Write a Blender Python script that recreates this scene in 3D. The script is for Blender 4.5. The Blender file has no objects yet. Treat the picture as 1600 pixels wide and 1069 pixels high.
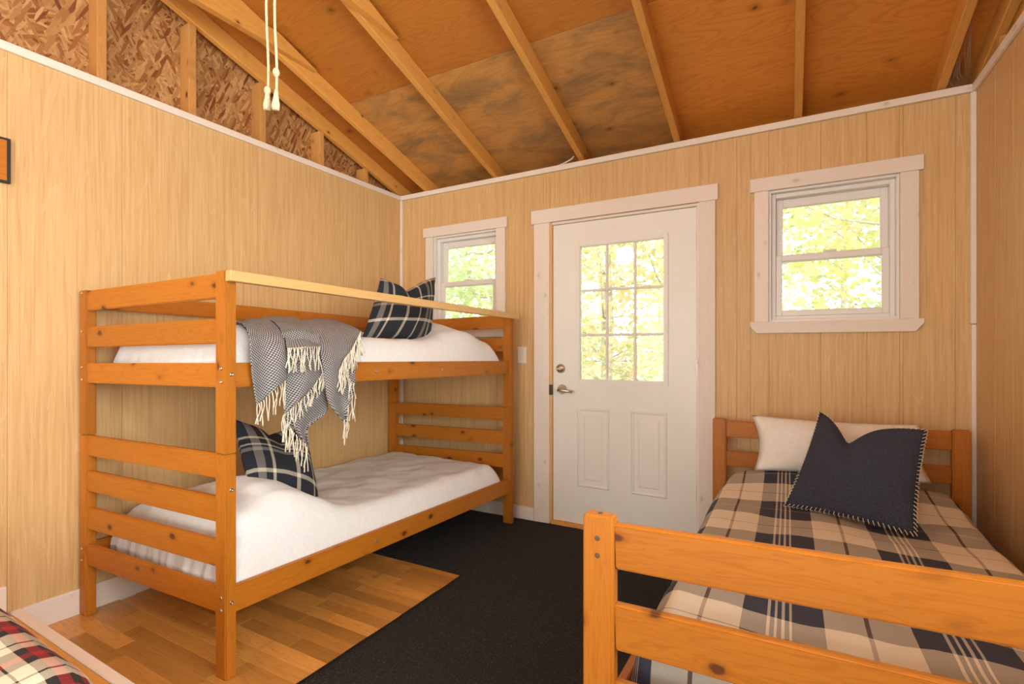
import bpy, bmesh, math, random
from mathutils import Vector, Matrix, noise
sc = bpy.context.scene
col = sc.collection
rnd = random.Random(7)

# ------------------------------------------------------------------ camera, sky, light, exposure
F, YAW, HZ, HC = 773.26, 0.51, 544.4, 1.185
SN, CS = math.sin(YAW), math.cos(YAW)
cam_d = bpy.data.cameras.new('camera'); cam = bpy.data.objects.new('camera', cam_d); col.objects.link(cam)
cam.location = (0, 0, HC); cam.rotation_euler = (math.pi/2, 0, YAW)
cam_d.sensor_width = 36; cam_d.lens = F/1600*36; cam_d.shift_y = (HZ-534.5)/1600; cam_d.clip_start = .02
sc.camera = cam
world = bpy.data.worlds.new('overcast_sky'); sc.world = world; world.use_nodes = True
bgn = world.node_tree.nodes['Background']
bgn.inputs[0].default_value = (1.0, 0.985, 0.95, 1); bgn.inputs[1].default_value = 4.3
FILL_GLOBE_STRENGTH = 52.0      # two globe lamps added out of view behind the camera as fill
REAR_FILL_W = 60.0             # fill light at glass doors added out of view behind the camera
SIDE_FILL_W = 84.0            # fill light at a window added out of view in the right wall
sd = bpy.data.lights.new('rear_fill_light', 'AREA'); sd.shape = 'RECTANGLE'; sd.size = 2.7; sd.size_y = 1.95
sd.energy = REAR_FILL_W; sd.color = (.97, .985, 1.0)
so = bpy.data.objects.new('rear_fill_light', sd); col.objects.link(so)  # area light added to brighten the room from behind
so.location = (-1.1, -2.87, 1.2); so.rotation_euler = (math.radians(90), 0, 0)
sd2 = bpy.data.lights.new('side_fill_light', 'AREA'); sd2.shape = 'RECTANGLE'; sd2.size = 2.15; sd2.size_y = 1.2
sd2.energy = SIDE_FILL_W; sd2.color = (.97, .985, 1.0)
so2 = bpy.data.objects.new('side_fill_light', sd2); col.objects.link(so2)  # area light added to brighten faces turned to the right
so2.location = (.773+.06, .15, 1.535); so2.rotation_euler = (math.radians(90), 0, math.radians(90))
sun_d = bpy.data.lights.new('sun', 'SUN'); sun_d.energy = 2.0; sun_d.angle = .03; sun_d.color = (1, .95, .85)
sun = bpy.data.objects.new('sun', sun_d); col.objects.link(sun)
sun.rotation_euler = (math.radians(42), 0, math.radians(25))     # shines from the camera's back onto the trees, over the roof
vs = sc.view_settings; vs.view_transform = 'Standard'; vs.look = 'None'; vs.gamma = 1; vs.use_curve_mapping = False
vs.exposure = -0.08

# ------------------------------------------------------------------ helpers
WM = {}
def put(o, parent, wm):
    col.objects.link(o); WM[o] = wm
    if parent is not None:
        o.parent = parent; o.matrix_parent_inverse = WM[parent].inverted()
    o.matrix_basis = wm
    return o
def tag(o, label=None, cat=None, group=None, kind=None):
    if label: o['label'] = label
    if cat: o['category'] = cat
    if group: o['group'] = group
    if kind: o['kind'] = kind
    return o
def empty(name, loc, label=None, cat=None, group=None, kind=None):
    o = bpy.data.objects.new(name, None); o.empty_display_size = .1
    put(o, None, Matrix.Translation(loc)); return tag(o, label, cat, group, kind)
def mesh(name, verts, faces, mat, parent=None, wm=None, smooth=False, uvs=None):
    m = bpy.data.meshes.new(name); m.from_pydata([tuple(v) for v in verts], [], faces); m.materials.append(mat)
    if uvs:
        l = m.uv_layers.new(name='UVMap')
        for lp in m.loops: l.data[lp.index].uv = uvs[lp.vertex_index]
    if smooth:
        for p in m.polygons: p.use_smooth = True
    m.update()
    o = bpy.data.objects.new(name, m)
    return put(o, parent, wm or Matrix())
def bm_obj(name, bm, mat, parent=None, wm=None, smooth=False):
    bmesh.ops.recalc_face_normals(bm, faces=bm.faces)
    m = bpy.data.meshes.new(name); bm.to_mesh(m); bm.free(); m.materials.append(mat)
    if smooth:
        for p in m.polygons: p.use_smooth = True
    o = bpy.data.objects.new(name, m)
    return put(o, parent, wm or Matrix())
def bm_box(bm, x0, x1, y0, y1, z0, z1, bev=0):
    r = bmesh.ops.create_cube(bm, size=1)
    for v in r['verts']:
        v.co = Vector(((x0+x1)/2+v.co.x*(x1-x0), (y0+y1)/2+v.co.y*(y1-y0), (z0+z1)/2+v.co.z*(z1-z0)))
    if bev:
        es = list({e for v in r['verts'] for e in v.link_edges})
        bmesh.ops.bevel(bm, geom=es, offset=bev, segments=1, affect='EDGES')
def beam(name, p0, p1, w, t, mat, parent=None, bev=.003, side=None, seg=1):
    """board from p0 to p1; local X along it, t = size along local Y (horizontal side), w = size along local Z"""
    p0, p1 = Vector(p0), Vector(p1); d = p1-p0; L = d.length; x = d.normalized()
    if side is None:
        up = Vector((0, 0, 1)) if abs(x.z) < .9 else Vector((0, 1, 0))
        y = up.cross(x).normalized()
    else: y = (Vector(side)-x*Vector(side).dot(x)).normalized()
    z = x.cross(y)
    wm = Matrix(((x.x, y.x, z.x, (p0.x+p1.x)/2), (x.y, y.y, z.y, (p0.y+p1.y)/2), (x.z, y.z, z.z, (p0.z+p1.z)/2), (0, 0, 0, 1)))
    bm = bmesh.new(); bm_box(bm, -L/2, L/2, -t/2, t/2, -w/2, w/2)
    if bev: bmesh.ops.bevel(bm, geom=list(bm.edges), offset=bev, segments=seg, affect='EDGES')
    return bm_obj(name, bm, mat, parent, wm)
def box(name, x0, x1, y0, y1, z0, z1, mat, parent=None, bev=.002, seg=1):
    c = ((x0+x1)/2, (y0+y1)/2, (z0+z1)/2); d = (x1-x0, y1-y0, z1-z0); i = max(range(3), key=lambda k: d[k])
    if i == 0: return beam(name, (x0, c[1], c[2]), (x1, c[1], c[2]), d[2], d[1], mat, parent, bev, seg=seg)
    if i == 1: return beam(name, (c[0], y0, c[2]), (c[0], y1, c[2]), d[2], d[0], mat, parent, bev, seg=seg)
    return beam(name, (c[0], c[1], z0), (c[0], c[1], z1), d[0], d[1], mat, parent, bev, side=(0, 1, 0), seg=seg)
def lathe(name, prof, c, axis, mat, parent=None, n=20):
    """prof: (distance along axis, radius)"""
    a = Vector(axis).normalized(); b = a.orthogonal().normalized(); d = a.cross(b); c = Vector(c)
    vs_, fs = [], []
    for h, r in prof:
        for k in range(n):
            th = 2*math.pi*k/n; vs_.append(a*h+(b*math.cos(th)+d*math.sin(th))*r)
    for i in range(len(prof)-1):
        for k in range(n): fs.append((i*n+k, i*n+(k+1) % n, (i+1)*n+(k+1) % n, (i+1)*n+k))
    fs.append(tuple(reversed(range(n)))); fs.append(tuple(range((len(prof)-1)*n, len(prof)*n)))
    return mesh(name, vs_, fs, mat, parent, Matrix.Translation(c), smooth=True)
def tube_data(pts, r, n=6, V=None, Fc=None):
    V = [] if V is None else V; Fc = [] if Fc is None else Fc; b0 = len(V); pts = [Vector(p) for p in pts]
    for i, p in enumerate(pts):
        t = (pts[min(i+1, len(pts)-1)]-pts[max(i-1, 0)]).normalized()
        u = t.cross(Vector((.31, .17, .93)) if abs(t.z) < .9 else Vector((1, .2, 0))).normalized(); w = t.cross(u)
        rr = r(i/(len(pts)-1)) if callable(r) else r
        for k in range(n):
            a = 2*math.pi*k/n; V.append(p+(u*math.cos(a)+w*math.sin(a))*rr)
    m = len(pts)
    for i in range(m-1):
        for k in range(n): Fc.append((b0+i*n+k, b0+i*n+(k+1) % n, b0+(i+1)*n+(k+1) % n, b0+(i+1)*n+k))
    Fc.append(tuple(b0+k for k in reversed(range(n)))); Fc.append(tuple(b0+(m-1)*n+k for k in range(n)))
    return V, Fc
def tube(name, pts, r, mat, parent=None, n=6):
    V, Fc = tube_data(pts, r, n); c = sum((Vector(p) for p in pts), Vector())/len(pts)
    return mesh(name, [v-c for v in V], Fc, mat, parent, Matrix.Translation(c), smooth=True)
# where things measured in the photograph stand in the room
def ray(x, y):
    t = (x-800)/F; w = (HZ-y)/F; return Vector((t*CS-SN, t*SN+CS, w))
def onX(x, y, X): r = ray(x, y); return r*(X/r.x)+Vector((0, 0, HC))
def onY(x, y, Y): r = ray(x, y); return r*(Y/r.y)+Vector((0, 0, HC))
def onZ(x, y, Z): r = ray(x, y); return r*((Z-HC)/r.z)+Vector((0, 0, HC))

# ------------------------------------------------------------------ materials
def new_mat(name):
    m = bpy.data.materials.new(name); m.use_nodes = True; nt = m.node_tree
    return m, nt, nt.nodes['Principled BSDF']
def N(nt, t, **kw):
    n = nt.nodes.new(t)
    for k, v in kw.items(): setattr(n, k, v)
    return n
def ramp(nt, fac, stops, interp='LINEAR'):
    r = N(nt, 'ShaderNodeValToRGB'); cr = r.color_ramp; cr.interpolation = interp
    while len(cr.elements) < len(stops): cr.elements.new(1.0)
    for e, (p, c) in zip(cr.elements, stops): e.position = p; e.color = (*c, 1)
    nt.links.new(fac, r.inputs[0]); return r.outputs[0]
def mixc(nt, a, b, fac, mode='MIX'):
    m = N(nt, 'ShaderNodeMix', data_type='RGBA', blend_type=mode)
    for s, v in ((0, fac), (6, a), (7, b)):
        if hasattr(v, 'is_output'): nt.links.new(v, m.inputs[s])
        else: m.inputs[s].default_value = v if s == 0 else (*v, 1)
    return m.outputs[2]
def coords(nt, scale=(1, 1, 1), rot=(0, 0, 0), random_shift=True, src='Object', shift=(17, 9, 5)):
    tc = N(nt, 'ShaderNodeTexCoord'); mp = N(nt, 'ShaderNodeMapping')
    mp.inputs['Scale'].default_value = scale; mp.inputs['Rotation'].default_value = rot
    v = tc.outputs[src]
    if random_shift:
        oi = N(nt, 'ShaderNodeObjectInfo'); vm = N(nt, 'ShaderNodeVectorMath', operation='SCALE'); vm.inputs[0].default_value = shift
        nt.links.new(oi.outputs['Random'], vm.inputs['Scale'])
        ad = N(nt, 'ShaderNodeVectorMath', operation='ADD'); nt.links.new(v, ad.inputs[0]); nt.links.new(vm.outputs[0], ad.inputs[1]); v = ad.outputs[0]
    nt.links.new(v, mp.inputs[0]); return mp.outputs[0]
def noise_n(nt, vec, scale, detail=4, rough=.5, dist=0):
    n = N(nt, 'ShaderNodeTexNoise'); n.inputs['Scale'].default_value = scale; n.inputs['Detail'].default_value = detail
    n.inputs['Roughness'].default_value = rough; n.inputs['Distortion'].default_value = dist
    nt.links.new(vec, n.inputs['Vector']); return n.outputs[0]
def bump(nt, b, h, s=.2, d=.01):
    n = N(nt, 'ShaderNodeBump'); n.inputs['Strength'].default_value = s; n.inputs['Distance'].default_value = d
    nt.links.new(h, n.inputs['Height']); nt.links.new(n.outputs[0], b.inputs['Normal'])
def plain(name, c, rough=.5, metal=0, noise_s=0, amt=.06, bmp=0):
    m, nt, b = new_mat(name); b.inputs['Roughness'].default_value = rough; b.inputs['Metallic'].default_value = metal
    v = coords(nt); n = noise_n(nt, v, noise_s or 8, 3)
    lo = tuple(max(0, x*(1-amt)) for x in c); hi = tuple(min(1, x*(1+amt)) for x in c)
    nt.links.new(ramp(nt, n, [(.3, lo), (.7, hi)]), b.inputs['Base Color'])
    if bmp: bump(nt, b, n, bmp)
    return m
def pine(name, light, dark, knot=(.12, .035, .008), rough=.42, knots=.09, scale=1.0, coat=.08, var=.12):
    """boards with grain along local X and knots"""
    m, nt, b = new_mat(name); b.inputs['Roughness'].default_value = rough
    b.inputs['Specular IOR Level'].default_value = .35; b.inputs['Coat Weight'].default_value = coat; b.inputs['Coat Roughness'].default_value = .25
    v = coords(nt, (1.2*scale, 16*scale, 16*scale))
    # grain bends round the knots
    g = noise_n(nt, v, 2.2, 3, .55, .8)
    w = N(nt, 'ShaderNodeMath', operation='MULTIPLY'); w.inputs[1].default_value = 7; nt.links.new(g, w.inputs[0])
    fr = N(nt, 'ShaderNodeMath', operation='FRACT'); nt.links.new(w.outputs[0], fr.inputs[0])
    c1 = ramp(nt, fr.outputs[0], [(0, dark), (.25, light), (.8, light), (1, dark)])
    big = noise_n(nt, v, .8, 2)
    c2 = mixc(nt, c1, tuple(.5*(a+c) for a, c in zip(light, dark)), .55)
    c3 = mixc(nt, c2, dark, ramp_f(nt, big, .5, .85, .45))
    vk = coords(nt, (7.0, .25, 11), shift=(31, 1, 7))
    vo = N(nt, 'ShaderNodeTexVoronoi'); vo.inputs['Scale'].default_value = 1.0; nt.links.new(vk, vo.inputs['Vector'])
    nz = noise_n(nt, vk, 6, 2); ad = N(nt, 'ShaderNodeMath', operation='MULTIPLY_ADD'); ad.inputs[1].default_value = .10; nt.links.new(nz, ad.inputs[0]); nt.links.new(vo.outputs['Distance'], ad.inputs[2])
    kf = ramp_f(nt, ad.outputs[0], knots+.05, knots+.10, 1, inv=True)
    ring = ramp_f(nt, ad.outputs[0], knots+.07, knots+.22, .5, inv=True)
    c4 = mixc(nt, c3, tuple(x*.62 for x in dark), ring); c5 = mixc(nt, c4, knot, kf)
    oi = N(nt, 'ShaderNodeObjectInfo'); hs = N(nt, 'ShaderNodeHueSaturation')
    mr = N(nt, 'ShaderNodeMapRange'); mr.inputs[3].default_value = 1-var; mr.inputs[4].default_value = 1+var*.6
    nt.links.new(oi.outputs['Random'], mr.inputs[0]); nt.links.new(mr.outputs[0], hs.inputs['Value']); nt.links.new(c5, hs.inputs['Color'])
    nt.links.new(hs.outputs[0], b.inputs['Base Color']); bump(nt, b, fr.outputs[0], .06, .002)
    return m
def ramp_f(nt, fac, a, b_, mx=1.0, inv=False):
    mr = N(nt, 'ShaderNodeMapRange'); mr.inputs[1].default_value = a; mr.inputs[2].default_value = b_
    mr.inputs[3].default_value = mx if inv else 0; mr.inputs[4].default_value = 0 if inv else mx
    nt.links.new(fac, mr.inputs[0]); return mr.outputs[0]
M = {}
M['bunk'] = pine('honey_pine', (.515, .18, .015), (.37, .108, .007), coat=0)
M['rafter'] = pine('rafter_pine', (.74, .37, .09), (.60, .26, .045), knots=.045, rough=.6, coat=0)
M['guard'] = pine('pale_pine', (.78, .50, .21), (.66, .37, .12), knots=.05, coat=.05, var=.04)
M['white_trim'] = pine('whitewashed_pine', (.86, .77, .68), (.80, .69, .59), knot=(.66, .50, .36), knots=.01, rough=.55, coat=0, var=.05)
M['stud'] = pine('stud_pine', (.66, .34, .10), (.52, .23, .055), rough=.65, coat=0)
def panel_mat():
    m, nt, b = new_mat('oak_print_panel'); b.inputs['Roughness'].default_value = .45; b.inputs['Specular IOR Level'].default_value = .3
    v = coords(nt, (.8, 26, 26)); n1 = noise_n(nt, v, 3.0, 6, .65, .3)
    v2 = coords(nt, (.5, 9, 9)); n2 = noise_n(nt, v2, 1.0, 2, .5, 1.0)
    mu = N(nt, 'ShaderNodeMath', operation='MULTIPLY'); mu.inputs[1].default_value = 9; nt.links.new(n2, mu.inputs[0])
    fr = N(nt, 'ShaderNodeMath', operation='FRACT'); nt.links.new(mu.outputs[0], fr.inputs[0])
    c = ramp(nt, n1, [(.33, (.575, .35, .145)), (.5, (.665, .425, .19)), (.68, (.72, .485, .24))])
    c = mixc(nt, c, (.78, .55, .31), ramp_f(nt, fr.outputs[0], .80, 1.0, .35))
    c = mixc(nt, c, (.60, .37, .165), ramp_f(nt, fr.outputs[0], 0, .14, .35, inv=True))
    nt.links.new(c, b.inputs['Base Color']); bump(nt, b, n1, .05, .002); return m
M['panel'] = panel_mat()
def osb_mat():
    m, nt, b = new_mat('strand_board'); b.inputs['Roughness'].default_value = .7
    c = None; sel = None
    for i, a in enumerate((.35, -.5, 1.1, -1.15)):
        tc = N(nt, 'ShaderNodeTexCoord'); m1 = N(nt, 'ShaderNodeMapping'); m1.inputs['Rotation'].default_value = (a, 0, 0); nt.links.new(tc.outputs['Object'], m1.inputs[0])
        m2 = N(nt, 'ShaderNodeMapping'); m2.inputs['Scale'].default_value = (1, 13, 75); m2.inputs['Location'].default_value = (i*3.1, i*1.7, 0); nt.links.new(m1.outputs[0], m2.inputs[0])
        vo = N(nt, 'ShaderNodeTexVoronoi'); vo.inputs['Scale'].default_value = 1.0; vo.inputs['Randomness'].default_value = 1; nt.links.new(m2.outputs[0], vo.inputs['Vector'])
        sp = N(nt, 'ShaderNodeSeparateColor'); nt.links.new(vo.outputs['Color'], sp.inputs[0])
        ci = ramp(nt, sp.outputs[0], [(0, (.16, .045, .008)), (.14, (.28, .10, .022)), (.35, (.38, .175, .05)), (.65, (.46, .235, .08)), (1, (.58, .335, .135))])
        if c is None: c = ci
        else: c = mixc(nt, c, ci, ramp_f(nt, sp.outputs[1], .52, .56))
    v = coords(nt, (60, 60, 60), random_shift=False); n = noise_n(nt, v, 1.0, 3)
    c = mixc(nt, c, (.28, .11, .03), ramp_f(nt, n, .56, .75, .55))
    nt.links.new(c, b.inputs['Base Color']); return m
M['osb'] = osb_mat()
def ply_mat(name, light, dark, mould):
    m, nt, b = new_mat(name); b.inputs['Roughness'].default_value = .55
    v = coords(nt, (.55, 4.2, 4.2)); n = noise_n(nt, v, 1.6, 3, .5, 1.2)
    mu = N(nt, 'ShaderNodeMath', operation='MULTIPLY'); mu.inputs[1].default_value = 14; nt.links.new(n, mu.inputs[0])
    fr = N(nt, 'ShaderNodeMath', operation='FRACT'); nt.links.new(mu.outputs[0], fr.inputs[0])
    c = ramp(nt, fr.outputs[0], [(0, dark), (.35, light), (.75, light), (1, dark)])
    c = mixc(nt, c, tuple(.5*(x+y) for x, y in zip(light, dark)), .45)
    if mould:
        vm = coords(nt, (1.6, 3.2, 3.2)); s = noise_n(nt, vm, 1.6, 5, .65, .6)
        c = mixc(nt, c, (.155, .11, .055), ramp_f(nt, s, .44, .66, .72))
        c = mixc(nt, c, (.55, .30, .09), ramp_f(nt, s, .28, .42, .6, inv=True))
    vk = coords(nt, (4.2, 6.2, 6.2), shift=(3, 7, 1)); vo = N(nt, 'ShaderNodeTexVoronoi'); vo.inputs['Scale'].default_value = 1.0; nt.links.new(vk, vo.inputs['Vector'])
    nz = noise_n(nt, vk, 5, 2); ad = N(nt, 'ShaderNodeMath', operation='MULTIPLY_ADD'); ad.inputs[1].default_value = .12; nt.links.new(nz, ad.inputs[0]); nt.links.new(vo.outputs['Distance'], ad.inputs[2])
    c = mixc(nt, c, tuple(x*.55 for x in dark), ramp_f(nt, ad.outputs[0], .13, .25, .6, inv=True))
    c = mixc(nt, c, (.10, .03, .008), ramp_f(nt, ad.outputs[0], .10, .135, .85, inv=True))
    nt.links.new(c, b.inputs['Base Color']); bump(nt, b, fr.outputs[0], .05, .002); return m
M['ply'] = ply_mat('orange_plywood', (.70, .27, .036), (.54, .175, .018), False)
M['ply_dark'] = ply_mat('brown_plywood', (.50, .185, .026), (.38, .125, .014), False)
M['ply_mould'] = ply_mat('stained_plywood', (.58, .29, .08), (.45, .19, .042), True)
M['plank'] = pine('laminate_plank', (.72, .36, .09), (.48, .20, .038), knot=(.16, .06, .014), knots=.02, rough=.28, coat=.2, scale=.8, var=.34)
def carpet_mat():
    m, nt, b = new_mat('black_carpet'); b.inputs['Roughness'].default_value = .95
    v = coords(nt, random_shift=False); n = noise_n(nt, v, 140, 3, .7); n2 = noise_n(nt, v, 420, 2, .6)
    c = ramp(nt, n, [(.38, (.005, .005, .005)), (.58, (.017, .0165, .016)), (.70, (.085, .08, .072))])
    c = mixc(nt, c, (.14, .13, .11), ramp_f(nt, n2, .64, .76, .7))
    nt.links.new(c, b.inputs['Base Color']); bump(nt, b, n, .9, .01); return m
M['carpet'] = carpet_mat()
M['door'] = plain('door_white_paint', (.84, .82, .75), .38, noise_s=3, amt=.02)
M['vinyl'] = plain('white_vinyl', (.80, .77, .73), .35, amt=.02)
M['nickel'] = plain('satin_nickel', (.62, .56, .47), .28, 1)
M['dark_metal'] = plain('dark_bronze', (.12, .09, .06), .4, 1)
M['switch'] = plain('ivory_plastic', (.80, .72, .58), .35, amt=.02)
M['black'] = plain('black_paint', (.02, .017, .014), .5)
M['groove'] = plain('dark_groove', (.50, .31, .14), .8)
M['dark_gap'] = plain('dark_brown_base', (.13, .08, .045), .8)  # even dark brown for the sub-floors, roof deck and plugs
M['sheet'] = plain('white_cotton', (.83, .83, .835), .9, noise_s=60, amt=.03, bmp=.12)
M['pillow'] = plain('cream_pillowcase', (.84, .80, .73), .9, noise_s=50, amt=.03, bmp=.1)
M['rope'] = plain('cotton_rope', (.66, .53, .33), .9, noise_s=200, amt=.15, bmp=.5)
M['yarn'] = plain('cream_yarn', (.80, .72, .58), .9, noise_s=150, amt=.1)
M['wire'] = plain('white_cable', (.72, .68, .6), .5)
M['concrete'] = plain('forest_floor', (.28, .24, .12), .95, noise_s=3, amt=.5)
M['bark'] = plain('pale_bark', (.50, .47, .41), .9, noise_s=20, amt=.25, bmp=.5)
M['web'] = plain('cobweb', (.35, .28, .2), .9)
def leaf_mat(name, a, b_):
    m, nt, b = new_mat(name); b.inputs['Roughness'].default_value = .6
    v = coords(nt, random_shift=True); n = noise_n(nt, v, 2.5, 2)
    c = ramp(nt, n, [(.35, a), (.65, b_)]); nt.links.new(c, b.inputs['Base Color'])
    tr = N(nt, 'ShaderNodeBsdfTranslucent'); nt.links.new(c, tr.inputs[0]); mx = N(nt, 'ShaderNodeMixShader'); mx.inputs[0].default_value = .5
    nt.links.new(b.outputs[0], mx.inputs[1]); nt.links.new(tr.outputs[0], mx.inputs[2]); nt.links.new(mx.outputs[0], nt.nodes['Material Output'].inputs[0]); return m
M['leaf_y'] = leaf_mat('yellow_green_leaves', (.50, .56, .22), (.72, .70, .36))
M['leaf_g'] = leaf_mat('green_leaves', (.36, .46, .22), (.60, .66, .38))
M['leaf_o'] = leaf_mat('autumn_leaves', (.66, .56, .34), (.76, .68, .48))
def glass_mat():
    m, nt, b = new_mat('window_glass'); nt.nodes.remove(b)
    t = N(nt, 'ShaderNodeBsdfTransparent'); t.inputs[0].default_value = (.95, .97, .95, 1)
    g = N(nt, 'ShaderNodeBsdfGlossy'); g.inputs['Roughness'].default_value = .02
    f = N(nt, 'ShaderNodeFresnel'); f.inputs[0].default_value = 1.35; mx = N(nt, 'ShaderNodeMixShader')
    nt.links.new(f.outputs[0], mx.inputs[0]); nt.links.new(t.outputs[0], mx.inputs[1]); nt.links.new(g.outputs[0], mx.inputs[2])
    nt.links.new(mx.outputs[0], nt.nodes['Material Output'].inputs[0]); return m
M['glass'] = glass_mat()
def fill_globe_mat():
    m, nt, b = new_mat('fill_globe_glow'); b.inputs['Emission Color'].default_value = (1, .97, .93, 1); b.inputs['Emission Strength'].default_value = FILL_GLOBE_STRENGTH  # glow of the added fill globes
    b.inputs['Base Color'].default_value = (.9, .9, .85, 1); return m
M['globe'] = fill_globe_mat()
def plaid_mat(name, warp, weft, pu, pv, weave=500, rough=.95):
    """warp / weft: list of (end of band 0..1, colour); woven half and half, periods in metres"""
    m, nt, b = new_mat(name); b.inputs['Roughness'].default_value = rough
    tc = N(nt, 'ShaderNodeTexCoord'); sp = N(nt, 'ShaderNodeSeparateXYZ'); nt.links.new(tc.outputs['UV'], sp.inputs[0])
    cs = []
    for out, per, bands in ((0, pu, warp), (1, pv, weft)):
        d = N(nt, 'ShaderNodeMath', operation='DIVIDE'); d.inputs[1].default_value = per; nt.links.new(sp.outputs[out], d.inputs[0])
        fr = N(nt, 'ShaderNodeMath', operation='FRACT'); nt.links.new(d.outputs[0], fr.inputs[0])
        st, p = [], 0
        for e, c in bands: st.append((p, c)); p = e
        cs.append(ramp(nt, fr.outputs[0], st, 'CONSTANT'))
    c = mixc(nt, cs[0], cs[1], .5)
    n = noise_n(nt, tc.outputs['UV'], weave, 2, .7)
    c = mixc(nt, c, (0, 0, 0), ramp_f(nt, n, .5, .8, .35)); nt.links.new(c, b.inputs['Base Color']); bump(nt, b, n, .25, .002); return m
CR, NV, BR, GY, WH, TN = (.82, .73, .57), (.046, .049, .078), (.20, .105, .06), (.30, .25, .22), (.84, .76, .64), (.62, .42, .24)
# warp period .367 m: light band with a brown line, navy band with four white lines
M['comforter'] = plaid_mat('big_plaid_cotton',
    [(.235, CR), (.262, BR), (.5, CR), (.655, NV), (.672, WH), (.70, NV), (.717, WH), (.745, NV), (.762, WH), (.79, NV), (.807, WH), (1.0, NV)],
    [(.24, CR), (.252, BR), (.5, CR), (.735, NV), (.75, TN), (1.0, NV)], .367, .42)
NB, SG, SC = (.018, .021, .032), (.33, .30, .27), (.78, .70, .56)
M['navy_plaid'] = plaid_mat('navy_plaid_wool',
    [(.12, NB), (.20, SG), (.28, NB), (.315, SC), (.60, NB), (.66, SC), (.92, NB), (.95, SC), (1, NB)],
    [(.08, NB), (.12, SC), (.50, NB), (.56, SC), (.86, NB), (.92, SG), (.96, NB), (.985, SC), (1, NB)], .40, .33, 300)
RD, BK, RC = (.36, .012, .018), (.022, .018, .016), (.78, .68, .52)
M['red_plaid'] = plaid_mat('red_plaid_flannel',
    [(.20, RC), (.235, BK), (.42, RC), (.62, BK), (.76, RD), (.92, BK), (1, RC)],
    [(.18, RC), (.21, BK), (.38, RC), (.50, BK), (.66, RD), (.86, BK), (1, RD)], .17, .17, 400)
M['navy'] = plain('navy_linen', (.036, .042, .070), .95, noise_s=260, amt=.45, bmp=.35)
def throw_mat():
    m, nt, b = new_mat('houndstooth_throw'); b.inputs['Roughness'].default_value = .95
    tc = N(nt, 'ShaderNodeTexCoord'); ck = N(nt, 'ShaderNodeTexChecker'); ck.inputs['Scale'].default_value = 210
    n = noise_n(nt, tc.outputs['UV'], 80, 2); nt.links.new(tc.outputs['UV'], ck.inputs[0])
    ck.inputs[1].default_value = (.030, .033, .055, 1); ck.inputs[2].default_value = (.46, .43, .40, 1)
    c = mixc(nt, ck.outputs[0], (.12, .11, .13), ramp_f(nt, n, .4, .7, .35))
    nt.links.new(c, b.inputs['Base Color']); return m
M['throw'] = throw_mat()

# ------------------------------------------------------------------ the room
YB, XL, XR, YR = 3.111, -2.794, .773, -2.80      # wall planes
HT, HB = 2.435, 2.399                            # top and bottom of the trim on the walls
def fz(x, y): return -.0166*(y-1) + .014*(x+2.3)   # the old floor is not quite level
RS, RZ, RD_ = .305, 2.44, .100                   # roof slope, underside of rafters at the wall, rafter depth
RIDGE = .15
def zr(y): return RZ+RS*(YB-y)

def slab_bm(x0, x1, y0, y1, top, thick, nx=1, ny=1):
    bm = bmesh.new(); g = []
    for s in (0, 1):
        for i in range(nx+1):
            for j in range(ny+1):
                x = x0+(x1-x0)*i/nx; y = y0+(y1-y0)*j/ny; z = top(x, y); g.append(bm.verts.new((x, y, z-(thick if s else 0))))
    k = (nx+1)*(ny+1); ix = lambda s, i, j: g[s*k+i*(ny+1)+j]
    for i in range(nx):
        for j in range(ny):
            for s in (0, 1): bm.faces.new((ix(s, i, j), ix(s, i+1, j), ix(s, i+1, j+1), ix(s, i, j+1)))
    for i in range(nx):
        for j in (0, ny): bm.faces.new((ix(0, i, j), ix(0, i+1, j), ix(1, i+1, j), ix(1, i, j)))
    for j in range(ny):
        for i in (0, nx): bm.faces.new((ix(0, i, j), ix(0, i, j+1), ix(1, i, j+1), ix(1, i, j)))
    return bm
floor = bm_obj('floor', slab_bm(XL-.1, XR+.1, YR-.1, YB+.15, lambda x, y: fz(x, y)-.0125, .25), M['dark_gap'])
tag(floor, 'honey laminate plank floor beside the black carpet', kind='structure')
CX, CY = -1.50, 2.135                            # carpet corner
y = .802; k = 0
while y < CY-.01:
    w = min(.068, CY-y); x = XL+.016-rnd.uniform(0, .5)
    while x < CX-.01:
        L = rnd.uniform(.3, .8); x1 = min(x+L, CX-.001)
        if CX-x1 < .12: x1 = CX-.001
        xs = max(x, XL+.016)
        if x1-xs > .05:
            beam('plank', (xs, y+w/2, fz(xs, y+w/2)-.006), (x1-.0012, y+w/2, fz(x1, y+w/2)-.006), .012, w-.0012, M['plank'], floor, .0008)
        x = x1
    y += w
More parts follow.
